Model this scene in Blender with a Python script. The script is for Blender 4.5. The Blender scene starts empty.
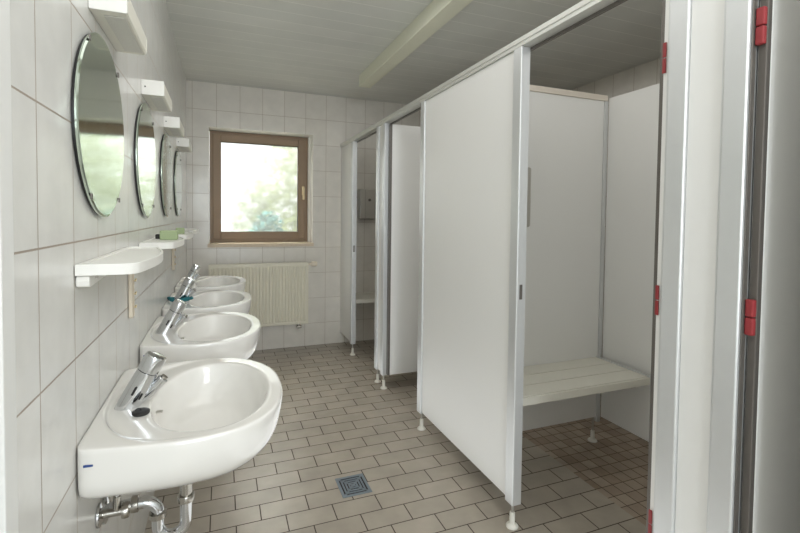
import bpy, bmesh, math, random
from mathutils import Vector, Matrix
random.seed(7)
scene = bpy.context.scene
COL = scene.collection
PI = math.pi

# ------------------------------------------------------------------ measures (metres)
D = 4.443           # far wall
XR = 3.265          # wall beyond the cubicles
H = 2.4615          # ceiling
XF = 1.40           # outer face of the cubicle fronts
Y0 = 0.84           # where the tiled wall starts
YN = -3.4           # open end behind the camera

# ------------------------------------------------------------------ materials
def new_mat(name):
    m = bpy.data.materials.new(name); m.use_nodes = True
    nt = m.node_tree
    return m, nt, nt.nodes['Principled BSDF']

def simple(name, col, rough=.5, metal=0., coat=0., noise=0., nscale=30., bump=0., bscale=200., spec=None, sheen=0):
    m, nt, b = new_mat(name)
    b.inputs['Base Color'].default_value = (*col, 1)
    b.inputs['Roughness'].default_value = rough
    b.inputs['Metallic'].default_value = metal
    b.inputs['Coat Weight'].default_value = coat
    if spec is not None: b.inputs['Specular IOR Level'].default_value = spec
    tc = nt.nodes.new('ShaderNodeTexCoord')
    if noise:
        n = nt.nodes.new('ShaderNodeTexNoise'); n.inputs['Scale'].default_value = nscale; n.inputs['Detail'].default_value = 4
        nt.links.new(tc.outputs['Object'], n.inputs['Vector'])
        r = nt.nodes.new('ShaderNodeMix'); r.data_type = 'RGBA'
        r.inputs[6].default_value = (*[c*(1-noise) for c in col], 1)
        r.inputs[7].default_value = (*[min(1, c*(1+noise)) for c in col], 1)
        nt.links.new(n.outputs['Fac'], r.inputs[0]); nt.links.new(r.outputs[2], b.inputs['Base Color'])
    if bump:
        n = nt.nodes.new('ShaderNodeTexNoise'); n.inputs['Scale'].default_value = bscale
        nt.links.new(tc.outputs['Object'], n.inputs['Vector'])
        bp = nt.nodes.new('ShaderNodeBump'); bp.inputs['Strength'].default_value = bump; bp.inputs['Distance'].default_value = .002
        nt.links.new(n.outputs['Fac'], bp.inputs['Height']); nt.links.new(bp.outputs['Normal'], b.inputs['Normal'])
    return m

def tiles(name, axes, off, bw, bh, mort, c1, c2, grout, rough, offset=0., noise=.04, nscale=12., bump=.35, coat=0., spec=.5, grout_rough=.8, bias=0., wob=0.004):
    """grid / bond of tiles: axes picks which object coordinates run along and across the rows"""
    m, nt, b = new_mat(name)
    N, L = nt.nodes.new, nt.links.new
    tc = N('ShaderNodeTexCoord'); sep = N('ShaderNodeSeparateXYZ'); L(tc.outputs['Object'], sep.inputs[0])
    comb = N('ShaderNodeCombineXYZ')
    for i in (0, 1):
        a = N('ShaderNodeMath'); a.operation = 'SUBTRACT'
        L(sep.outputs[axes[i]], a.inputs[0]); a.inputs[1].default_value = off[i]
        L(a.outputs[0], comb.inputs[i])
    br = N('ShaderNodeTexBrick'); br.offset = offset; br.offset_frequency = 2; br.squash = 1
    br.inputs['Scale'].default_value = 1; br.inputs['Mortar Size'].default_value = mort
    br.inputs['Mortar Smooth'].default_value = .1; br.inputs['Bias'].default_value = bias
    br.inputs['Brick Width'].default_value = bw; br.inputs['Row Height'].default_value = bh
    br.inputs['Color1'].default_value = (*c1, 1); br.inputs['Color2'].default_value = (*c2, 1); br.inputs['Mortar'].default_value = (*grout, 1)
    L(comb.outputs[0], br.inputs['Vector'])
    n = N('ShaderNodeTexNoise'); n.inputs['Scale'].default_value = nscale; n.inputs['Detail'].default_value = 6; L(tc.outputs['Object'], n.inputs['Vector'])
    mr = N('ShaderNodeMapRange'); mr.inputs[1].default_value = .3; mr.inputs[2].default_value = .7
    mr.inputs[3].default_value = 1-noise; mr.inputs[4].default_value = 1+noise; L(n.outputs['Fac'], mr.inputs[0])
    mul = N('ShaderNodeMix'); mul.data_type = 'RGBA'; mul.blend_type = 'MULTIPLY'; mul.inputs[0].default_value = 1
    L(br.outputs['Color'], mul.inputs[6]); L(mr.outputs[0], mul.inputs[7]); L(mul.outputs[2], b.inputs['Base Color'])
    rr = N('ShaderNodeMapRange'); rr.inputs[3].default_value = rough; rr.inputs[4].default_value = grout_rough
    L(br.outputs['Fac'], rr.inputs[0]); L(rr.outputs[0], b.inputs['Roughness'])
    inv = N('ShaderNodeMath'); inv.operation = 'SUBTRACT'; inv.inputs[0].default_value = 1; L(br.outputs['Fac'], inv.inputs[1])
    n2 = N('ShaderNodeTexNoise'); n2.inputs['Scale'].default_value = 5; L(tc.outputs['Object'], n2.inputs['Vector'])
    ad = N('ShaderNodeMath'); ad.operation = 'MULTIPLY_ADD'; L(n2.outputs['Fac'], ad.inputs[0]); ad.inputs[1].default_value = wob*20; L(inv.outputs[0], ad.inputs[2])
    bp = N('ShaderNodeBump'); bp.inputs['Strength'].default_value = bump; bp.inputs['Distance'].default_value = .003
    L(ad.outputs[0], bp.inputs['Height']); L(bp.outputs['Normal'], b.inputs['Normal'])
    b.inputs['Coat Weight'].default_value = coat; b.inputs['Specular IOR Level'].default_value = spec
    return m

TC1, TC2, TG = (.635,.605,.55), (.665,.635,.58), (.36,.30,.24)
M = {}
M['tile_left'] = tiles('tile_left', (1,2), (.9427,.2207), .2, .25, .0020, (.70,.695,.67), (.72,.715,.69), (.36,.31,.26), .24, bump=.45)
M['tile_far'] = tiles('tile_far', (0,2), (.047,.2207), .2, .25, .0017, TC1, TC2, TG, .2)
M['tile_right'] = tiles('tile_right', (1,2), (.04,.2207), .2, .25, .0017, TC1, TC2, TG, .2)
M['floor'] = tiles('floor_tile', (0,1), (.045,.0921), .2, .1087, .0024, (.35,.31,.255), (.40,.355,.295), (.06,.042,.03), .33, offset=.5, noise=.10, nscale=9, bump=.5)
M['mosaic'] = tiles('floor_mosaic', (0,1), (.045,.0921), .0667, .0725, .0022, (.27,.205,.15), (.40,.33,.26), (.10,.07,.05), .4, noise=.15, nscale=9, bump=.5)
M['ceil'] = tiles('ceiling_planks', (0,1), (-5,.03), 30, .135, .003, (.62,.63,.595), (.66,.665,.63), (.78,.78,.745), .5, noise=.05, nscale=3, bump=.12, grout_rough=.6)  # joint colour paler than the boards: highlights painted along the plank edges
M['plaster'] = simple('plaster', (.78,.77,.72), .7)
M['white_paint'] = simple('white_paint', (.74,.74,.72), .5)
M['panel'] = simple('white_laminate', (.77,.765,.745), .38, noise=.012, nscale=4, bump=.05, bscale=500)
M['cream'] = simple('cream_trim', (.66,.60,.52), .45)
M['alu'] = simple('anodised_aluminium', (.68,.69,.69), .38, metal=.55, noise=.02)
M['alu_dark'] = simple('dark_aluminium', (.17,.155,.14), .45, metal=.6)
M['rail'] = simple('rail_aluminium', (.64,.64,.60), .42, metal=.45)
M['ceramic'] = simple('ceramic', (.80,.785,.75), .18, coat=.6, noise=.01, nscale=2)
M['ceramic'].node_tree.nodes['Principled BSDF'].inputs['Coat Roughness'].default_value = .05
M['chrome'] = simple('chrome', (.66,.67,.68), .08, metal=1)
M['pipe'] = simple('pipe_chrome', (.45,.43,.39), .22, metal=1, noise=.08)
M['steel'] = simple('brushed_steel', (.52,.50,.46), .38, metal=.8, noise=.03, nscale=60)
M['drain'] = simple('drain_steel', (.22,.26,.30), .5, metal=.6)
M['black'] = simple('black_rubber', (.012,.012,.012), .45)
M['dark'] = simple('dark_gap', (.02,.018,.016), .8)
M['blue'] = simple('blue_mark', (.015,.055,.22), .4)
M['plastic'] = simple('white_plastic', (.80,.79,.75), .4)
M['plastic_old'] = simple('yellowed_plastic', (.72,.70,.62), .5, noise=.03)
M['diffuser'] = simple('ribbed_diffuser', (.60,.58,.53), .35, bump=.6, bscale=260)
M['foot'] = simple('foot_plastic', (.78,.76,.69), .45)
M['radiator'] = simple('cream_enamel', (.66,.625,.51), .38)
M['brown'] = simple('brown_frame', (.25,.168,.098), .45, noise=.06, nscale=8)
M['brown_dark'] = simple('brown_gasket', (.05,.032,.02), .6)
M['brass'] = simple('beige_handle', (.62,.50,.30), .4)
M['stone'] = simple('beige_stone', (.56,.46,.34), .45, noise=.12, nscale=40)
M['red'] = simple('red_hinge', (.28,.028,.032), .5)
M['green'] = simple('green_sponge', (.37,.45,.26), .75, bump=.5, bscale=300)
M['teal'] = simple('teal_cloth', (.02,.17,.20), .85, bump=.5, bscale=300)
M['strip'] = simple('cream_strip', (.70,.62,.50), .5)
M['bench'] = simple('bench_slat', (.70,.68,.60), .4, noise=.03, nscale=10)
M['duct'] = simple('painted_duct', (.70,.70,.57), .45, noise=.03)
M['leaf'] = simple('leaf_green', (.39,.46,.25), .6, noise=.2, nscale=3)
M['leaf_teal'] = simple('leaf_bluegreen', (.05,.20,.20), .6, noise=.2, nscale=3)
M['lawn'] = simple('lawn', (.45,.42,.30), .9, noise=.15, nscale=1.5)

def mirror_mat():
    m, nt, b = new_mat('mirror_glass')
    b.inputs['Base Color'].default_value = (.60,.69,.60,1); b.inputs['Metallic'].default_value = 1
    tc = nt.nodes.new('ShaderNodeTexCoord')
    n = nt.nodes.new('ShaderNodeTexNoise'); n.inputs['Scale'].default_value = 6; n.inputs['Detail'].default_value = 5
    mp = nt.nodes.new('ShaderNodeMapping'); mp.inputs['Scale'].default_value = (1,3,.7)
    nt.links.new(tc.outputs['Object'], mp.inputs[0]); nt.links.new(mp.outputs[0], n.inputs['Vector'])
    mr = nt.nodes.new('ShaderNodeMapRange'); mr.inputs[3].default_value = .03; mr.inputs[4].default_value = .15
    nt.links.new(n.outputs['Fac'], mr.inputs[0]); nt.links.new(mr.outputs[0], b.inputs['Roughness'])
    return m
M['mirror'] = mirror_mat()

def frosted_mat():
    m, nt, b = new_mat('frosted_pane')
    b.inputs['Base Color'].default_value = (.96,.98,.96,1); b.inputs['Roughness'].default_value = .10
    b.inputs['Transmission Weight'].default_value = 1; b.inputs['IOR'].default_value = 1.35
    tc = nt.nodes.new('ShaderNodeTexCoord')
    n = nt.nodes.new('ShaderNodeTexNoise'); n.inputs['Scale'].default_value = 55; n.inputs['Detail'].default_value = 3
    nt.links.new(tc.outputs['Object'], n.inputs['Vector'])
    bp = nt.nodes.new('ShaderNodeBump'); bp.inputs['Strength'].default_value = .22; bp.inputs['Distance'].default_value = .004
    nt.links.new(n.outputs['Fac'], bp.inputs['Height']); nt.links.new(bp.outputs['Normal'], b.inputs['Normal'])
    t = nt.nodes.new('ShaderNodeBsdfTranslucent'); t.inputs[0].default_value = (.92,.95,.88,1)
    mx = nt.nodes.new('ShaderNodeMixShader'); mx.inputs[0].default_value = .07
    out = nt.nodes['Material Output']
    nt.links.new(b.outputs[0], mx.inputs[1]); nt.links.new(t.outputs[0], mx.inputs[2]); nt.links.new(mx.outputs[0], out.inputs['Surface'])
    return m
M['frosted'] = frosted_mat()

# ------------------------------------------------------------------ mesh helpers
def box(bm, x0, x1, y0, y1, z0, z1, mi=0):
    v = [bm.verts.new((x, y, z)) for x in (x0, x1) for y in (y0, y1) for z in (z0, z1)]
    for q in ((0,1,3,2),(4,6,7,5),(0,4,5,1),(2,3,7,6),(0,2,6,4),(1,5,7,3)):
        f = bm.faces.new([v[i] for i in q]); f.material_index = mi
    return v

def tube(bm, pts, rad, n=16, caps=True):
    """round bar through points; rad a number or a list"""
    P = [Vector(p) for p in pts]; R = rad if isinstance(rad, (list, tuple)) else [rad]*len(P)
    rings = []; up = None
    for i, p in enumerate(P):
        t = (P[min(i+1, len(P)-1)] - P[max(i-1, 0)]).normalized()
        if up is None:
            up = Vector((0,0,1)) if abs(t.z) < .9 else Vector((0,1,0))
        a = (up - t*up.dot(t)).normalized(); up = a; b = t.cross(a)
        rings.append([bm.verts.new(p + (a*math.cos(k*2*PI/n) + b*math.sin(k*2*PI/n))*R[i]) for k in range(n)])
    skin(bm, rings, True)
    if caps:
        bm.faces.new(rings[0][::-1]); bm.faces.new(rings[-1])

def skin(bm, rings, closed=True):
    for r0, r1 in zip(rings, rings[1:]):
        n = len(r0)
        for k in range(n if closed else n-1):
            bm.faces.new((r0[k], r0[(k+1) % n], r1[(k+1) % n], r1[k]))

def lathe(bm, prof, c=(0,0,0), axis='z', n=32):
    """prof: (radius, height) pairs"""
    c = Vector(c); rings = []
    for r, h in prof:
        ring = []
        for k in range(n):
            a = 2*PI*k/n; u, w = r*math.cos(a), r*math.sin(a)
            p = {'z': (u, w, h), 'x': (h, u, w), 'y': (u, h, w)}[axis]
            ring.append(bm.verts.new(c + Vector(p)))
        rings.append(ring)
    skin(bm, rings, True)
    bm.faces.new(rings[0][::-1]); bm.faces.new(rings[-1])

def prism(bm, poly, z0, z1, axis='z'):
    def pt(a, b, h): return {'z': (a,b,h), 'y': (a,h,b), 'x': (h,a,b)}[axis]
    lo = [bm.verts.new(pt(a,b,z0)) for a,b in poly]; hi = [bm.verts.new(pt(a,b,z1)) for a,b in poly]
    bm.faces.new(lo[::-1]); bm.faces.new(hi); skin(bm, [lo, hi], True)

def round_rect(x0, x1, y0, y1, r, n=5):
    out = []
    for cx, cy, a0 in ((x1-r,y1-r,0),(x0+r,y1-r,90),(x0+r,y0+r,180),(x1-r,y0+r,270)):
        for k in range(n+1):
            a = math.radians(a0 + 90*k/n); out.append((cx+r*math.cos(a), cy+r*math.sin(a)))
    return out

def make(name, build, mat, parent=None, bevel=0., seg=2, smooth=None, subsurf=0):
    bm = bmesh.new(); build(bm)
    bmesh.ops.recalc_face_normals(bm, faces=bm.faces[:])
    me = bpy.data.meshes.new(name); bm.to_mesh(me); bm.free()
    for mm in (mat if isinstance(mat, (list, tuple)) else [mat]): me.materials.append(mm)
    o = bpy.data.objects.new(name, me); COL.objects.link(o)
    if parent is not None: o.parent = parent
    if bevel:
        b = o.modifiers.new('bevel', 'BEVEL'); b.width = bevel; b.segments = seg; b.limit_method = 'ANGLE'; b.angle_limit = math.radians(40)
    if subsurf:
        s = o.modifiers.new('sub', 'SUBSURF'); s.levels = subsurf; s.render_levels = subsurf
    if smooth:
        me.polygons.foreach_set('use_smooth', [True]*len(me.polygons))
        if smooth is not True: me.set_sharp_from_angle(angle=math.radians(smooth))
    return o

def bx(name, dims, mat, parent=None, bevel=.0015):
    return make(name, lambda bm: box(bm, *dims), mat, parent, bevel=bevel)

def thing(name, label, cat, loc=(0,0,0), group=None):
    o = bpy.data.objects.new(name, None); COL.objects.link(o); o.location = loc; o.empty_display_size = .05
    o['label'] = label; o['category'] = cat
    if group: o['group'] = group
    return o
def tag(o, label, cat, group=None):
    o['label'] = label; o['category'] = cat
    if group: o['group'] = group
    return o
def struct(o): o['kind'] = 'structure'; return o
def dup(root, loc, label):
    r = root.copy(); COL.objects.link(r); r.location = loc; r['label'] = label
    for ch in list(root.children):
        c = ch.copy(); COL.objects.link(c); c.parent = r
        for g in list(ch.children):
            d = g.copy(); COL.objects.link(d); d.parent = c
    return r

# ------------------------------------------------------------------ the room
def floor_b(bm):
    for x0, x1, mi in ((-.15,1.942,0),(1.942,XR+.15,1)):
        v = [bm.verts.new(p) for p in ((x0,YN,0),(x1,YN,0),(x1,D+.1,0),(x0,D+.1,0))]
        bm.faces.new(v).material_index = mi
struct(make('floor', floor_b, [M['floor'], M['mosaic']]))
struct(bx('ceiling', (-.15, XR+.15, YN, D+.25, H, H+.08), M['ceil'], bevel=0))
struct(bx('wall_left', (-.15, 0, Y0, D+.25, 0, H), M['tile_left'], bevel=0))
struct(bx('wall_entrance', (-.15, -.012, YN, Y0-.076, 0, H), M['white_paint'], bevel=0))
def jamb(bm):
    box(bm, -.02, .003, Y0-.045, Y0-.001, 0, H)
    box(bm, -.02, -.004, Y0-.075, Y0-.0455, 0, H)
struct(make('trim_1', jamb, M['white_paint'], bevel=.002))
struct(bx('wall_light_block', (XF+.01, XR, YN, .535, 0, H), M['white_paint'], bevel=0))  # unseen block, added to keep light off the nearest open door
struct(bx('wall_right', (XR, XR+.15, YN, D+.25, 0, H), M['tile_right'], bevel=0))
struct(make('wall_near', lambda bm: (box(bm, 1.3, 1.6, YN-.12, YN, 0, H), box(bm, -.15, 1.3, YN-.12, YN, 2.25, H), box(bm, -.15, .1, YN-.12, YN, 0, 2.25)), M['white_paint']))
WX0, WX1, WZ0, WZ1 = .182, 1.119, .985, 2.070
def far_b(bm):
    y0, y1 = D, D+.25
    for a in ((0,WX0,0,H),(WX1,XR,0,H),(WX0,WX1,0,WZ0),(WX0,WX1,WZ1,H)):
        box(bm, a[0], a[1], y0, y1, a[2], a[3])
    for f in bm.faces:
        f.normal_update(); f.material_index = 0 if abs(f.normal.y) > .9 else 1
struct(make('wall_far', far_b, [M['tile_far'], M['plaster']]))

# window in the far wall
YW = D+.165
win = bpy.data.objects.new('window_1', None); COL.objects.link(win); struct(win)
def ringbox(bm, x0,x1,z0,z1,w,y0,y1,wb=None):
    wb = wb or w
    box(bm,x0,x0+w,y0,y1,z0,z1); box(bm,x1-w,x1,y0,y1,z0,z1)
    box(bm,x0+w,x1-w,y0,y1,z0,z0+wb); box(bm,x0+w,x1-w,y0,y1,z1-w,z1)
FX0, FX1, FZ0, FZ1 = WX0+.003, 1.099, WZ0+.032, WZ1-.003
make('window_frame', lambda bm: ringbox(bm, FX0,FX1,FZ0,FZ1,.042,YW+.012,YW+.075), M['brown'], win, bevel=.003)
make('window_sash', lambda bm: ringbox(bm, FX0+.026,FX1-.026,FZ0+.030,FZ1-.026,.070,YW,YW+.06), M['brown'], win, bevel=.005)
make('gasket', lambda bm: ringbox(bm, FX0+.0955,FX1-.0955,FZ0+.0995,FZ1-.0955,.004,YW+.004,YW+.05), M['brown_dark'], win)
make('window_pane', lambda bm: box(bm, FX0+.092,FX1-.092,YW+.028,YW+.034,FZ0+.095,FZ1-.092) and None, M['frosted'], win)
bx('window_reveal', (1.0995, WX1-.0005, YW-.03, YW+.08, WZ0+.032, WZ1-.0005), M['plaster'], win, bevel=.003)
def handle_b(bm):
    prism(bm, round_rect(1.0395,1.0645,1.485,1.575,.008), YW-.011, YW-.0005, 'y')
    tube(bm, [(1.0495,YW-.008,1.553),(1.0495,YW-.045,1.553)], .009, 12)
    prism(bm, round_rect(1.039,1.060,1.44,1.567,.009), YW-.052, YW-.038, 'y')
make('window_handle', handle_b, M['brass'], win, bevel=.002)
bx('window_sill', (WX0-.012, WX1+.010, D-.016, YW+.03, WZ0-.002, WZ0+.031), M['stone'], win, bevel=.003)

# garden outside, seen through the frosted pane
struct(bx('ground_outside', (-14, 16, D+.6, 40, -.9, -.8), M['lawn'], bevel=0))
def bush(name, label, c, r, n, mat, leaf=.14):
    def b(bm):
        for i in range(n):
            while True:
                p = Vector((random.uniform(-1,1), random.uniform(-1,1), random.uniform(-1,1)))
                if .35 < p.length < 1: break
            q = Vector((c[0]+p.x*r[0], c[1]+p.y*r[1], c[2]+p.z*r[2]))
            m = Matrix.Rotation(random.uniform(0,6.28),3,'Z') @ Matrix.Rotation(random.uniform(-1.2,1.2),3,'X')
            s = leaf*random.uniform(.6,1.2)
            bm.faces.new([bm.verts.new(q + m@Vector(w)*s) for w in ((-.5,0,0),(0,-.28,.04),(.5,0,0),(0,.28,.04))])
        tube(bm, [(c[0],c[1],-.8),(c[0]+.05,c[1],c[2])], [.09,.03], 8)
    return tag(make(name, b, mat), label, 'bush')
bush('garden_tree', 'pale green leafy tree outside, blurred behind the right of the frosted pane', (1.22,6.6,1.32), (.85,.35,1.0), 4200, M['leaf'], .11)
bush('garden_shrub', 'low blue green shrub outside, blurred behind the bottom of the frosted pane', (.84,5.9,.78), (.27,.26,.56), 1700, M['leaf_teal'], .08)

# ------------------------------------------------------------------ radiator
def radiator():
    t = thing('radiator', 'cream ribbed panel radiator on the tiled wall under the window', 'radiator', (.62, D-.05, .245))
    X0, X1, Z0, Z1 = .180-.62, 1.063-.62, .0, .588
    n = 29
    def front(bm):
        xs = [X0]; dep = [0]
        pitch = (X1-X0-.036)/n
        for k in range(n):
            a = X0+.018+k*pitch
            for f, d in ((.12,0),(.30,1),(.70,1),(.88,0)):
                xs.append(a+f*pitch); dep.append(d)
        xs.append(X1); dep.append(0)
        zs = [(Z0,0),(Z0+.026,0),(Z0+.042,1),(Z1-.042,1),(Z1-.026,0),(Z1,0)]
        rows = [[bm.verts.new((x, -.050-.008*d*e, z)) for x, d in zip(xs, dep)] for z, e in zs]
        skin(bm, rows, False)
        back = [[bm.verts.new((x, -.012, z)) for x in (X0, X1)] for z in (Z0, Z1)]
        bm.faces.new((back[0][0], back[0][1], back[1][1], back[1][0]))
        bm.faces.new([back[0][1], back[0][0]] + rows[0]); bm.faces.new([back[1][0], back[1][1]] + rows[-1][::-1])
        bm.faces.new([back[0][0], back[1][0]] + [r[0] for r in rows[::-1]]); bm.faces.new([back[1][1], back[0][1]] + [r[-1] for r in rows])
    make('panel', front, M['radiator'], t)
    def slots(bm):
        pitch = (X1-X0-.036)/n
        for k in range(n):
            a = X0+.018+k*pitch
            box(bm, a+.30*pitch, a+.70*pitch, -.0512, -.0500, Z1-.024, Z1-.018)
    make('top_grille', lambda bm: [box(bm, X0+.02+i*.0285, X0+.036+i*.0285, -.047, -.015, Z1, Z1+.003) for i in range(30)], M['radiator'], t)
    def valve(bm):
        tube(bm, [(X1+.004,-.03,.572),(X1+.03,-.03,.572)], .012, 12)
        tube(bm, [(X1+.028,-.03,.572),(X1+.034,-.03,.572),(X1+.078,-.03,.572),(X1+.086,-.03,.572)], [.019,.023,.023,.017], 16)
    make('thermostat_valve', valve, M['strip'], t, smooth=40)
    def lower(bm):
        tube(bm, [(X1-.085,-.03,.002),(X1-.085,-.03,-.045)], .012, 12)
        tube(bm, [(X1-.105,-.03,-.032),(X1-.060,-.03,-.032)], .013, 12)
        tube(bm, [(X1-.085,-.03,-.03),(X1-.085,.049,-.03)], .009, 12)
    make('return_valve', lower, M['pipe'], t, smooth=40)
    for x in (X0+.12, X1-.12): bx('bracket', (x-.015, x+.015, -.0118, .0495, .1, .5), M['radiator'], t)
radiator()

# ------------------------------------------------------------------ washbasins
ZR = .781
HW = [(0,.275),(.06,.286),(.12,.297),(.19,.306),(.27,.302),(.33,.286),(.384,.243),(.42,.190),(.440,.140),(.452,.085),(.4555,.045),(.4566,0)]
def hw(x):
    for (a, p), (b, q) in zip(HW, HW[1:]):
        if a <= x <= b: return p+(q-p)*(x-a)/(b-a)
    return 0.
def in_outer(x, y): return x >= 0 and x <= .4566 and abs(y) <= hw(x)
CX = .25
def ray_outer(a):
    lo, hi = 0., .6
    for _ in range(40):
        m = (lo+hi)/2
        if in_outer(CX+m*math.cos(a), m*math.sin(a)): lo = m
        else: hi = m
    return lo
def ray_oval(a, x0, x1, hy, p):
    cx, hx = (x0+x1)/2, (x1-x0)/2
    lo, hi = 0., .6
    for _ in range(40):
        m = (lo+hi)/2
        if abs((CX+m*math.cos(a)-cx)/hx)**p + abs(m*math.sin(a)/hy)**p < 1: lo = m
        else: hi = m
    return lo
def basin_b(bm):
    # corner angles of the D outline are hit exactly
    ac = math.atan2(.275, -CX)
    ang = []
    n1, n2 = 26, 11
    for k in range(2*n1): ang.append(-ac + 2*ac*k/(2*n1))
    for k in range(2*n2): ang.append(ac + (2*PI-2*ac)*k/(2*n2))
    rings = []
    def ring(fn): rings.append([bm.verts.new(fn(a)) for a in ang])
    def P(a, r, z): return (CX+r*math.cos(a), r*math.sin(a), z)
    def under(kw, zw, kf, zf):
        def f(a):
            r = ray_outer(a); x, y = CX+r*math.cos(a), r*math.sin(a)
            t = max(0., min(1., x/.40)); t = t*t*(3-2*t)
            k = kw+(kf-kw)*t; z = zw+(zf-zw)*t
            X = CX+(x-CX)*k
            if x < .002: X = .0005
            elif x < .25: X = max(.0005, X)
            return (X, y*k, z)
        return f
    for a in ((.08,.622,.08,.622),(.5,.624,.5,.624),(.80,.642,.76,.640),(.92,.662,.885,.670),(.975,.674,.942,.700),(.993,.690,.972,.731),(1,.70,.988,.750),(1,.74,.997,.767),(1,ZR-.006,1,ZR-.006),(.994,ZR,.994,ZR),(.975,ZR+.0008,.975,ZR+.0008)):
        ring(under(*a))
    S = (.010,.434,.288,2.2); B = (.112,.414,.246,2.1)
    def step(x):
        t = max(0., min(1., (x-.06)/.20)); return 1-t*t*(3-2*t)
    for k, d in ((1.015,.0),(1.0,.0025),(.98,.0110),(.965,.0125)):
        def f(a, k=k, d=d):
            p = P(a, min(ray_oval(a,*S)*k, ray_outer(a)*.962), 0)
            return (p[0], p[1], ZR+.0005-d*step(p[0]))
        ring(f)
    for k, d in ((1.02,.0003),(1.0,.0022),(.98,.012),(.94,.040),(.86,.078),(.70,.103),(.45,.114),(.14,.119)):
        def f(a, k=k, d=d):
            p = P(a, min(ray_oval(a,*B)*k, ray_oval(a,*S)*.95), 0)
            return (p[0], p[1]-.012*(1 if k>.9 else k), ZR-d-.0125*step(p[0])*(1 if k>.97 else .6))
        ring(f)
    skin(bm, rings, True)
    bm.faces.new(rings[0][::-1]); bm.faces.new(rings[-1])

BY = [1.394, 2.180, 2.870, 3.545]
BL = ['white wall-hung washbasin with a black plug lying on its tap ledge',
      'white wall-hung washbasin between those with the black plug and the teal cloth',
      'white wall-hung washbasin with a teal cloth at the foot of its tap',
      'white wall-hung washbasin closest to the radiator and window']
wb = thing('washbasin', BL[0], 'washbasin', (.001, BY[0], 0), 'washbasins in a row along the tiled wall')
make('basin', basin_b, M['ceramic'], wb, smooth=True, subsurf=1)
make('drain_ring', lambda bm: lathe(bm, [(.030,ZR-.1265),(.030,ZR-.1225),(.024,ZR-.1225),(.020,ZR-.127)], (.26,0,0)), M['chrome'], wb, smooth=40)
bx('maker_mark', (.018,.038,-.2815,-.2785,.746,.7505), M['blue'], wb, bevel=0)['label'] = 'small blue maker mark'
def ov(bm):
    prism(bm, [(-.011+ .002*0, .0)] and [(math.cos(a)*.008, ZR-.047+math.sin(a)*.003) for a in [k*PI/8 for k in range(16)]], .118, .137, 'x')
make('overflow_slot', ov, M['steel'], wb)
BZ = [0, .005, .011, .018]      # the row rises a little towards the window
for y, z, l in zip(BY[1:], BZ[1:], BL[1:]): dup(wb, (.001, y, z), l)

TA = math.radians(28)
def tap_pt(s, off=0., y=0.):       # s along the slanted body, off across it (towards the bowl)
    return (.062 + s*math.sin(TA) + off*math.cos(TA), y, s*math.cos(TA) - off*math.sin(TA))
TL = ['chrome slanted tap on the washbasin with the black plug',
      'chrome slanted tap on the second washbasin, just in front of the teal cloth',
      'chrome slanted tap with a teal cloth around its foot',
      'chrome slanted tap on the washbasin closest to the window']
tp = thing('basin_tap', TL[0], 'tap', (-.004, BY[0]-.022, ZR-.0115), 'chrome taps on the washbasins')
def body_b(bm):
    n = 28; rings = []
    ax = Vector((math.sin(TA),0,math.cos(TA))); px = Vector((math.cos(TA),0,-math.sin(TA)))
    c0 = Vector(tap_pt(0))
    def ringat(s, r): rings.append([bm.verts.new(Vector(tap_pt(s)) + (px*math.cos(k*2*PI/n) + Vector((0,1,0))*math.sin(k*2*PI/n))*r) for k in range(n)])
    base = []
    for k in range(n):            # foot cut level with the ledge
        v = c0 + (px*math.cos(k*2*PI/n) + Vector((0,1,0))*math.sin(k*2*PI/n))*.0285
        v = v - ax*(v.z/ax.z); base.append(bm.verts.new(v))
    rings.append(base)
    for s, r in ((.03,.0282),(.100,.0268),(.1015,.024)): ringat(s, r)
    skin(bm, rings, True); bm.faces.new(rings[0][::-1]); bm.faces.new(rings[-1])
make('tap_body', body_b, M['chrome'], tp, smooth=35)
make('push_head', lambda bm: tube(bm, [tap_pt(s) for s in (.1018,.1025,.1105,.140,.147,.1505)], [.0245,.0272,.0276,.0278,.0258,.015], 28), M['chrome'], tp, smooth=50)
make('spout', lambda bm: tube(bm, [tap_pt(.022,.018),tap_pt(.050,.030),tap_pt(.088,.0415),tap_pt(.096,.043),tap_pt(.098,.0435)], [.011,.0135,.0135,.0145,.012], 20), M['chrome'], tp, smooth=45)
make('aerator', lambda bm: tube(bm, [tap_pt(.0975,.0435),tap_pt(.104,.045)], .009, 16), M['pipe'], tp, smooth=45)
def slit(bm):
    for off, s0, s1 in ((-.006,.040,.062),(.015,.034,.050)):
        p = [Vector(tap_pt(s0, off, -.0292 if off<0 else -.0235)), Vector(tap_pt(s1, off, -.0292 if off<0 else -.0235))]
        tube(bm, p, .0028, 8)
make('slot', slit, M['dark'], tp)
for y, z, l in zip(BY[1:], BZ[1:], TL[1:]): dup(tp, (-.004, y-.022, ZR-.0115+z), l)

# plug and cloth on the ledges
def plug_b(bm):
    lathe(bm, [(.019,0),(.021,.003),(.021,.007),(.018,.009),(.008,.0095)], (0,0,0), n=28)
    tube(bm, [(-.006+.006*math.cos(a),.006*math.sin(a)*.6,.010+.003*math.sin(a)) for a in [k*PI/6 for k in range(13)]], .0015, 8, False)
pl_ = tag(make('drain_plug', plug_b, M['black'], smooth=40), 'round black rubber plug lying on the washbasin ledge beside the tap', 'plug')
pl_.location = (.098, 1.305, ZR-.0105)
def cloth_b(bm):
    n = 30
    rings = []
    for r, h in ((.046,.001),(.055,.002),(.062,.009),(.060,.019),(.053,.021),(.047,.015)):
        rings.append([bm.verts.new(((r+.007*math.sin(5*a)+.004*math.sin(9*a+1))*math.cos(a)*1.0, (r+.006*math.sin(4*a+1))*math.sin(a), h+.005*math.sin(3*a+r*80)*(h>.005))) for a in [k*2*PI/n for k in range(n)]])
    rings.append(rings[0])
    skin(bm, rings, True)
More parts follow.
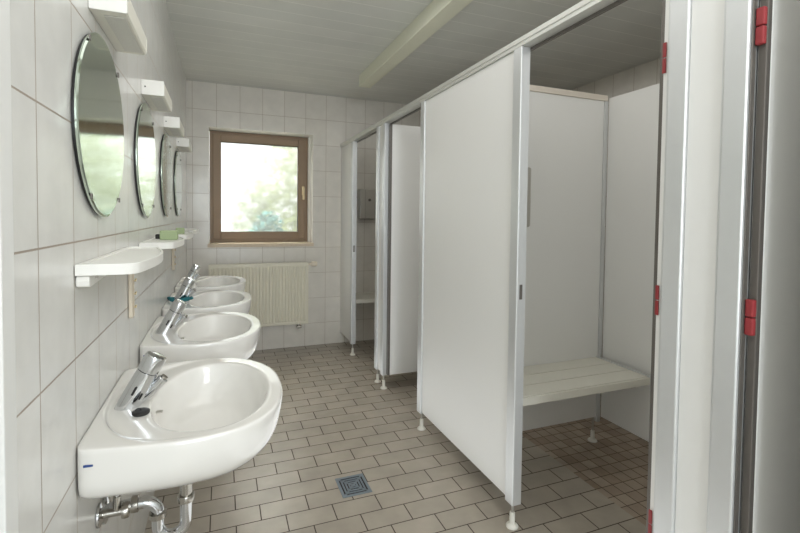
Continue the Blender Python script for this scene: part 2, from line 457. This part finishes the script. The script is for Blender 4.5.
cl = tag(make('cleaning_cloth', cloth_b, M['teal'], smooth=True), 'crumpled dark teal cloth around the foot of the third washbasin tap', 'cloth')
cl.location = (.070, BY[2]-.022, ZR-.003+BZ[2])

# trap and stop valve under the first basin
def trap():
    y = 1.375-BY[0]
    t = thing('drain_trap', 'chrome drain trap with wall rosette under the washbasin with the black plug', 'drain trap', (.001, BY[0], 0))
    def arc(cx, cz, r, a0, a1, n=10): return [(cx+r*math.cos(math.radians(a0+(a1-a0)*k/n)), y, cz+r*math.sin(math.radians(a0+(a1-a0)*k/n))) for k in range(n+1)]
    make('tailpipe', lambda bm: tube(bm, [(.196,y,.622),(.196,y,.484)], .0165, 20), M['pipe'], t, smooth=45)
    path = [(.196,y,.495)] + arc(.161,.425,.035,0,-180) + [(.126,y,.452)] + arc(.090,.462,.036,0,90) + [(.040,y,.498),(.004,y,.498)]
    make('trap_bend', lambda bm: tube(bm, path, .016, 20), M['chrome'], t, smooth=45)
    def nut(bm):
        lathe(bm, [(.017,-.009),(.022,-.009),(.0225,-.004),(.0225,.005),(.021,.009),(.017,.009)], (.196,y,.490), 'z', 24)
    make('coupling_nut', nut, M['pipe'], t, smooth=40)
    make('coupling_nut', lambda bm: lathe(bm, [(.017,-.008),(.022,-.008),(.0225,.006),(.017,.008)], (.126,y,.458), 'z', 24), M['pipe'], t, smooth=40)
    make('coupling_nut', lambda bm: lathe(bm, [(.0165,-.009),(.0215,-.009),(.0215,.007),(.0165,.009)], (.072,y,.498), 'x', 24), M['pipe'], t, smooth=40)
    make('rosette', lambda bm: lathe(bm, [(.035,.0005),(.034,.006),(.022,.011),(.0165,.012)], (0,y,.498), 'x', 32), M['chrome'], t, smooth=40)
    v = thing('stop_valve', 'small chrome stop valve with supply tube beside the drain trap', 'valve', (.001, BY[0]+.0, 0))
    yv = y-.058
    make('valve_body', lambda bm: (tube(bm, [(.004,yv,.520),(.052,yv,.520)], .0105, 16), tube(bm, [(.040,yv,.52),(.040,yv,.560)], .009, 16)), M['pipe'], v, smooth=45)
    make('valve_rosette', lambda bm: lathe(bm, [(.030,.0005),(.029,.005),(.015,.010)], (0,yv,.520), 'x', 28), M['chrome'], v, smooth=40)
    make('valve_handle', lambda bm: lathe(bm, [(.010,.050),(.019,.052),(.020,.060),(.018,.067),(.006,.068)], (0,yv,.520), 'x', 24), M['pipe'], v, smooth=40)
    make('supply_tube', lambda bm: tube(bm, [(.040,yv,.558),(.042,yv,.60),(.046,yv+.005,.640)], .0055, 12), M['chrome'], v, smooth=45)
trap()

# ------------------------------------------------------------------ mirrors
MY = [1.368, 2.085, 2.80, 3.50]; MZ = 1.494
ML = ['round frameless mirror above the washbasin with the black plug, largest in view',
      'round frameless mirror second from the room entrance',
      'round frameless mirror third from the room entrance',
      'round frameless mirror closest to the far tiled wall']
mr = thing('wall_mirror', ML[0], 'mirror', (.001, MY[0], MZ+.006), 'round mirrors above the washbasins')
def disc(bm, ry, rz, x0, x1, bev=.0, n=72):
    rings = []
    for x, s in ((x0,1),(x1-bev*.35,1),(x1,1-bev/ry)):
        rings.append([bm.verts.new((x, ry*s*math.cos(k*2*PI/n), rz*s*math.sin(k*2*PI/n))) for k in range(n)])
    skin(bm, rings, True); bm.faces.new(rings[0][::-1]); bm.faces.new(rings[-1])
make('backing', lambda bm: disc(bm, .239, .223, .0005, .0065), M['black'], mr)['label'] = 'dark backing edge'
make('mirror_glass', lambda bm: disc(bm, .243, .227, .0068, .0125, .006), M['mirror'], mr)
for a in (52, 128, 232, 308):
    cy, cz = .243*math.cos(math.radians(a)), .227*math.sin(math.radians(a))
    make('clip', lambda bm: prism(bm, [(cy-.006,cz-.007),(cy+.006,cz-.007),(cy+.006,cz+.007),(cy-.006,cz+.007)], .0128, .0165, 'x'), M['alu_dark'], mr, bevel=.002)
for y, l in zip(MY[1:], ML[1:]): dup(mr, (.001, y, MZ), l)

# ------------------------------------------------------------------ lamps over the mirrors
LY = [1.273, 2.02, 2.73, 3.462]; LZ = 1.748
LL = ['white oblong wall lamp with a ribbed underside, above the largest mirror',
      'white oblong wall lamp second from the room entrance',
      'white oblong wall lamp third from the room entrance',
      'white oblong wall lamp closest to the far tiled wall']
lp = thing('wall_lamp', LL[0], 'wall lamp', (.001, LY[0], LZ+.017), 'lamps above the mirrors')
make('housing', lambda bm: prism(bm, [(.0,0),(.074,0),(.078,.004),(.078,.052),(.074,.056),(.0,.056)], .004, .306, 'y'), M['plastic_old'], lp)
make('end_cap', lambda bm: prism(bm, round_rect(0,.079,-.0005,.0565,.003,3), 0, .004, 'y'), M['plastic'], lp)
make('end_cap', lambda bm: prism(bm, round_rect(0,.079,-.0005,.0565,.012,4), .306, .310, 'y'), M['plastic_old'], lp)
bx('diffuser', (.024,.070,.03,.285,-.0030,-.0002), M['diffuser'], lp)
make('screw', lambda bm: lathe(bm, [(.0028,-.0012),(.0028,.0005)], (.013,0,.030), 'y', 12), M['dark'], lp)
for y, l in zip(LY[1:], LL[1:]): dup(lp, (.001, y, LZ), l)

# ------------------------------------------------------------------ shelves
SY = [1.138, 1.930, 2.625, 3.31]; SZ = 1.149
SL = ['white shelf with rounded front, empty, above the washbasin with the black plug',
      'white shelf holding the larger green sponge',
      'white shelf holding the smaller green sponge',
      'white empty shelf closest to the far tiled wall']
def shelf_outline(g=0.):
    pts = [(0+g*0, 0+g), ]
    L = .575
    pr = [(.090,0),(.103,.004),(.113,.013),(.119,.028)]
    pts = [(0.0005, g)] + [(x-g, y+g*(y<.01)) for x, y in pr]
    for k in range(1, 12):
        u = k/12; y = .028+(L-.028-.012)*u
        pts.append((.119 + .022*math.sin(PI*min(1,u*1.05))**1 - .025*u*u - g, y))
    pts += [(.094-g, L-.012), (.086-g, L-.003-g), (.078-g, L-g), (.0005, L-g)]
    return pts
sh = thing('wall_shelf', SL[0], 'shelf', (.001, SY[0], SZ), 'white shelves along the washbasins')
def shelf_b(bm):
    o = shelf_outline(); i = shelf_outline(.006)
    lo = [bm.verts.new((x,y,0)) for x,y in o]; hi = [bm.verts.new((x,y,.0245)) for x,y in o]
    ih = [bm.verts.new((max(x,.008),y,.0245)) for x,y in i]; il = [bm.verts.new((max(x,.009),y,.0195)) for x,y in i]
    bm.faces.new(lo[::-1]); skin(bm, [lo,hi,ih,il], True); bm.faces.new(il)
make('shelf_board', shelf_b, M['plastic'], sh, bevel=.002, smooth=40)
def bracket_b(bm):
    prism(bm, [(.008,-.001),(.40,-.001),(.36,-.010),(.02,-.027),(.006,-.024),(.004,-.012)], .0005, .026, 'x')
make('bracket', bracket_b, M['plastic'], sh, bevel=.003)
bx('bracket_screw', (.0262,.029,.055,.067,-.012,-.003), M['steel'], sh)
for y, l in zip(SY[1:], SL[1:]): dup(sh, (.001, y, SZ), l)

def sponge(loc, dims, rz, label):
    o = make('sponge', lambda bm: box(bm, -dims[0]/2, dims[0]/2, -dims[1]/2, dims[1]/2, 0, dims[2]), M['green'], bevel=.004)
    o.location = loc; o.rotation_euler = (0,0,rz)
    return tag(o, label, 'sponge', 'green sponges on the shelves')
sponge((.074, 2.235, SZ+.0198), (.070,.035,.041), math.radians(-4), 'light green block sponge on the second shelf from the entrance')
sponge((.066, 2.905, SZ+.0198), (.046,.06,.034), math.radians(5), 'small darker green sponge on the third shelf from the entrance')
kn = tag(make('bottle_cap', lambda bm: lathe(bm, [(.011,0),(.012,.003),(.0115,.018),(.008,.021)], n=20), M['black'], smooth=40), 'small round black cap beside the larger green sponge', 'cap')
kn.location = (.020, 2.33, SZ+.0198)

def strip_b(bm):
    prism(bm, round_rect(.0,.045,-.08,.09,.006,3), .0005, .012, 'x')
def strip(loc, label):
    t = thing('hook_strip', label, 'hook strip', loc, 'cream strips under the shelves')
    make('backplate', strip_b, M['strip'], t, bevel=.002)
    for z in (-.045, 0., .045):
        make('hook', lambda bm: tube(bm, [(.011,.034,z),(.017,.034,z-.004),(.018,.034,z+.005)], .003, 10), M['brass'], t, smooth=40)
    return t
st = strip((.001, 1.722, 1.012), 'cream upright hook strip on the wall past the empty shelf')
dup(st, (.001, 3.13, 1.012), 'cream upright hook strip on the wall past the shelf with the smaller sponge')

# ------------------------------------------------------------------ boxed duct under the ceiling
dt = thing('ceiling_duct', 'long pale yellow boxed duct fixed under the plank ceiling', 'duct', (1.36, 3.68, H-.001))
make('casing', lambda bm: box(bm, 0,.10,-5.4,-.004,-.096,0), M['duct'], dt, bevel=.004)
make('end_cover', lambda bm: box(bm, -.002,.102,-.0038,.0005,-.098,0), M['duct'], dt, bevel=.002)

# ------------------------------------------------------------------ changing cubicles
ZB, ZT = .115, 1.962       # underside of the boards / of the rail
rail = thing('top_rail', 'long aluminium rail running along the tops of the cubicle fronts', 'rail', (XF, D, ZT))
make('rail_profile', lambda bm: prism(bm, [(-.008,.0),(-.008,.014),(-.012,.016),(-.012,.034),(.045,.034),(.045,.0)], -D-.0+.0, -.0015, 'y'), M['rail'], rail, bevel=.001)
make('rail_lip', lambda bm: box(bm, .0352,.044,-D-.04,-.002,-.012,-.0002), M['alu_dark'], rail)

def foot(parent, x, y):
    f = make('foot', lambda bm: lathe(bm, [(.0255,0.0005),(.026,.004),(.023,.009),(.013,.014),(.0115,.02),(.0112,.058),(.0095,.062)], (x,y,0), 'z', 28), M['foot'], parent, smooth=40)
    make('foot_rod', lambda bm: tube(bm, [(x,y,.0615),(x,y,ZB+.03)], .0058, 14), M['steel'], f, smooth=45)
def post(parent, y, w=.060, zb=ZB-.008, name='post'):
    """rounded aluminium edge profile, its outer face bulging towards the washbasins"""
    poly = []
    h = w/2
    for yy, xx in ((-h,.034),(-h,-.006),(-h+.003,-.009),(h-.009,-.009),(h-.004,-.002),(h,-.002),(h,.034)):
        poly.append((XF+xx, y+yy))
    return make(name, lambda bm: prism(bm, poly, zb, ZT-.001, 'z'), M['alu'], parent, bevel=.0012)
def front(name, label, y0, y1, boards, posts, feet):
    t = thing(name, label, 'partition panel', (0,0,0), 'front panels of the cubicles')
    for b0, b1 in boards: bx('board', (XF+.001, XF+.029, b0, b1, ZB, ZT-.001), M['panel'], t)
    for p in posts: post(t, p)
    for p in feet: foot(t, XF+.014, p)
    return t
PW = .030
farp = front('front_panel', 'narrow white front panel fixed to the far tiled wall', 0,0, [(4.014+PW+.0005, D-.001)], [4.014], [4.014])
front('front_panel', 'slim white front strip between two aluminium posts, beside the half hidden open door', 0,0, [(3.147+PW+.0005, 3.287-PW-.0005)], [3.147,3.287], [3.147,3.287])
broad = front('front_panel', 'broad white front panel in the middle of the cubicle row', 0,0, [(1.538+PW+.0005, 2.458-PW-.0005)], [1.538,2.458], [1.538,2.458])
fp = front('front_panel', 'slim white front strip between two aluminium posts beside the dark open door', 0,0, [(.703+PW+.0005, .847-PW-.0005)], [.703,.847], [.703,.847])
bx('jamb_strip', (XF+.004, XF+.020, .8775, .8935, ZB, ZT-.001), M['panel'], fp)
bx('jamb_strip', (XF+.000, XF+.015, .6698, .6725, ZB, ZT-.001), M['alu_dark'], fp)
for y, t in ((1.538, broad), (4.014, farp)):
    bx('latch_plate', (XF+.004, XF+.018, y-.0315, y-.0302, .955, 1.015), M['alu_dark'], t)['label'] = 'small dark latch plate'

# dividers
XB = 2.315
def divider(y, label, trim=True):
    t = thing('divider_panel', label, 'partition panel', (0,0,0), 'dividers between the cubicles')
    bx('board', (XF+.047, XB-.022, y-.014, y+.014, ZB+.03, ZT-.004 if not trim else 1.945), M['panel'], t)
    if trim: bx('top_trim', (XF+.047, XB+.0, y-.019, y+.019, 1.9455, 1.977), M['cream'], t)
    make('corner_post', lambda bm: prism(bm, [(XB-.021,y-.019),(XB+.0055,y-.019),(XB+.0055,y+.019),(XB-.021,y+.019)], ZB+.0, 1.945 if trim else ZT, 'z'), M['alu'], t, bevel=.003)
    foot(t, XB-.03, y+.0)
    return t
DY = 1.985
divider(DY, 'white divider with a beige top trim above the slatted bench')
divider(3.225, 'white divider behind the half hidden open door', False)
divider(.775, 'white divider behind the slim strip next to the dark open door', False)
# back panels of the cubicles
def backp(y0, y1, label):
    t = thing('back_panel', label, 'partition panel', (0,0,0), 'back panels of the cubicles')
    bx('board', (XB+.006, XB+.032, y0, y1, ZB+.03, 1.962), M['panel'], t)
    return t
backp(.80, DY-.0205, 'white back panel closing the cubicle at the end of the slatted bench')
backp(2.06, 3.20, 'white back panel of the cubicle with the half hidden open door')

# doors
def door(y_h, side, label, length=.615, ang=0., red=False, hx=(-.03,-.0045), hy=(-.005,.005), ew=.0165):
    """leaf swung into the cubicle from a hinge on the post; side=+1 hinged on the far edge of its own post"""
    t = thing('cubicle_door', label, 'door', (XF+.024, y_h, 0), 'open cubicle doors')
    t.rotation_euler = (0,0,ang)
    bx('leaf', (.012, length, -min(.014,ew), min(.014,ew), ZB+.005, ZT-.014), M['panel'], t)
    make('edge_profile', lambda bm: box(bm, -.004,.0118,-ew,ew,ZB+.003,ZT-.012), M['alu_dark'], t, bevel=.002)
    bx('edge_profile', (length+.0002, length+.014, -.0165, .0165, ZB+.003, ZT-.012), M['alu'], t)
    s = side
    for z in ((1.677, 1.022, .395) if red else ()):
        h = make('hinge', lambda bm: (box(bm, *hx, *hy, z, z+.040), box(bm, *hx, *hy, z+.042, z+.082)), M['red'], t, bevel=.003)
        h['label'] = 'red plastic hinge'
    return t
door(3.094, -1, 'white door swung inward beside the slim strip, half hidden by the broad panel')
door(3.345, 1, 'white door edge behind the post next to the steel dispenser on the tiles')
door(.9085, 1, 'white door swung inward beside the bench, only its dark edge and red hinges in view', red=True, hx=(-.026,-.0225), hy=(-.026,-.0155), ew=.009)
door(.6605, -1, 'shaded grey white door at the picture edge with large red hinges', red=True, hx=(-.018,-.0045), hy=(-.009,.0088), ew=.009)

# benches
def bench(x0, x1, yb, depth, ztop, label, slats=3):
    t = thing('bench', label, 'bench', (0,0,0), 'benches in the cubicles')
    w = (depth-.002)/slats
    for k in range(slats):
        y1 = yb-.001-k*w
        bx('slat', (x0, x1, y1-w+.0065, y1, ztop-.022, ztop), M['bench'], t, bevel=.0025)
    bx('front_edge', (x0, x1, yb-depth-.009, yb-depth+.0015, ztop-.036, ztop-.001), M['bench'], t, bevel=.002)
    bx('end_rail', (x1+.0005, x1+.012, yb-depth-.006, yb-.001, ztop-.030, ztop+.006), M['alu'], t)
    for x in (x0+.06, x1-.10):
        bx('support', (x, x+.03, yb-depth+.01, yb-.001, ztop-.05, ztop-.023), M['steel'], t)
    return t
bench(XF+.040, XB-.036, DY-.0145, .345, .495, 'slatted pale bench between the white divider and the back panel')
bench(XF+.040, XB-.05, D-.001, .335, .495, 'slatted pale bench against the far wall tiles, below the steel dispenser')

# dispensers
def dispenser(loc, label):
    t = thing('paper_dispenser', label, 'dispenser', loc, 'steel dispensers in the cubicles')
    make('casing', lambda bm: prism(bm, round_rect(0,.175,0,.300,.012,4), -.10, -.0005, 'y'), M['steel'], t, bevel=.006, seg=3, smooth=40)
    make('lock', lambda bm: lathe(bm, [(.014,-.1035),(.014,-.0995),(.010,-.0995)], (.10,0,.19), 'y', 20), M['alu_dark'], t, smooth=40)
    bx('cover_seam', (.0545,.0565,-.1006,-.0998,.006,.294), M['alu_dark'], t, bevel=0)
    bx('outlet', (.02,.155,-.085,-.02,-.004,.0005), M['dark'], t, bevel=0)
    return t
dispenser((1.570, D-.001, 1.255), 'steel dispenser with a round lock on the tiled wall in the far cubicle')
dispenser((1.556, DY-.0145, 1.238), 'dark steel dispenser on the white divider, mostly hidden by the post')

# ------------------------------------------------------------------ floor drain
dr = thing('floor_drain', 'square steel drain grate set in the floor tiles', 'drain', (.872, 2.043, 0))
bx('drain_pit', (-.066,.066,-.076,.076,.0003,.0009), M['dark'], dr, bevel=0)
def fr(bm):
    for a in ((-.070,.070,-.080,-.066),(-.070,.070,.066,.080),(-.070,-.057,-.066,.066),(.057,.070,-.066,.066)): box(bm, *a, .0004, .0035)
make('drain_frame', fr, M['drain'], dr, bevel=.0008)
def grate(bm):
    for k, s in enumerate((.050,.036,.022)):
        t, sy = .0042, s*1.14
        box(bm,-s,s,-sy,-sy+t*2,.0009,.003); box(bm,-s,s,sy-t*2,sy,.0009,.003); box(bm,-s,-s+t*2,-sy,sy,.0009,.003); box(bm,s-t*2,s,-sy,sy,.0009,.003)
    box(bm,-.010,.010,-.011,.011,.0009,.003)
    for sx in (-1,1):
        for sy in (-1,1): 
            prism(bm, [(sx*.006,sy*.012),(sx*.012,sy*.006),(sx*.060,sy*.064),(sx*.052,sy*.068)], .0009, .0029, 'z')
make('grate', grate, M['drain'], dr)

# ------------------------------------------------------------------ light
def area(name, loc, rot, sx, sy, power, col):
    l = bpy.data.lights.new(name, 'AREA'); l.shape = 'RECTANGLE'; l.size = sx; l.size_y = sy; l.energy = power; l.color = col
    o = bpy.data.objects.new(name, l); COL.objects.link(o); o.location = loc; o.rotation_euler = rot
    return o
area('window_daylight', (.35, D+1.0, 2.75), (math.radians(-52),0,math.radians(-8)), 1.3, 1.0, 190, (1,.97,.89))
area('corridor_daylight', (.42, -3.0, 1.45), (math.radians(90),0,math.radians(-8)), .8, 1.8, 40, (.86,.94,1))
def aim(loc, tgt): return (Vector(tgt)-Vector(loc)).to_track_quat('-Z','Y').to_euler()
area('left_wall_fill', (1.05, -.75, 2.15), aim((1.05,-.75,2.15), (.1,1.9,1.0)), .7, .5, 11, (.97,.98,1))  # added fill to brighten the left wall and basins, no fixture here

area('aisle_fill', (.72, 1.35, 2.43), (0,0,0), 1.0, 2.4, 8, (1,.985,.96))
area('cubicle_fill', (2.2, 1.9, 2.43), (0,0,0), 1.5, 3.4, 9, (1,.985,.96))
area('aisle_bounce', (1.0, 2.1, .04), (PI,0,0), .6, 3.4, 4.5, (.95,.985,1))
w = bpy.data.worlds.new('World'); scene.world = w; w.use_nodes = True
bg = w.node_tree.nodes['Background']; bg.inputs[0].default_value = (.95,.98,1,1); bg.inputs[1].default_value = 1.2

# ------------------------------------------------------------------ camera
cam = bpy.data.cameras.new('Camera'); co = bpy.data.objects.new('Camera', cam); COL.objects.link(co)
right = Vector((0.9305,-0.3661,0.0118)); yaw, pit, rol = .375, -.0332, -.0118
f = Vector((math.sin(yaw)*math.cos(pit), math.cos(yaw)*math.cos(pit), math.sin(pit)))
r0 = Vector((math.cos(yaw), -math.sin(yaw), 0)); d0 = -r0.cross(f)
c, s = math.cos(rol), math.sin(rol)
r = c*r0 + s*d0; dn = -s*r0 + c*d0
m = Matrix.Identity(4)
for i in range(3):
    m[i][0] = r[i]; m[i][1] = -dn[i]; m[i][2] = -f[i]
m.translation = Vector((.2919, 0, 1.2834))
co.matrix_world = m
cam.sensor_width = 36; cam.lens = 452.43/800*36; cam.shift_y = -34.94/800; cam.clip_start = .01
scene.camera = co
scene.view_settings.view_transform = 'Standard'
scene.cycles.diffuse_bounces = 8
scene.view_settings.exposure = 0.26
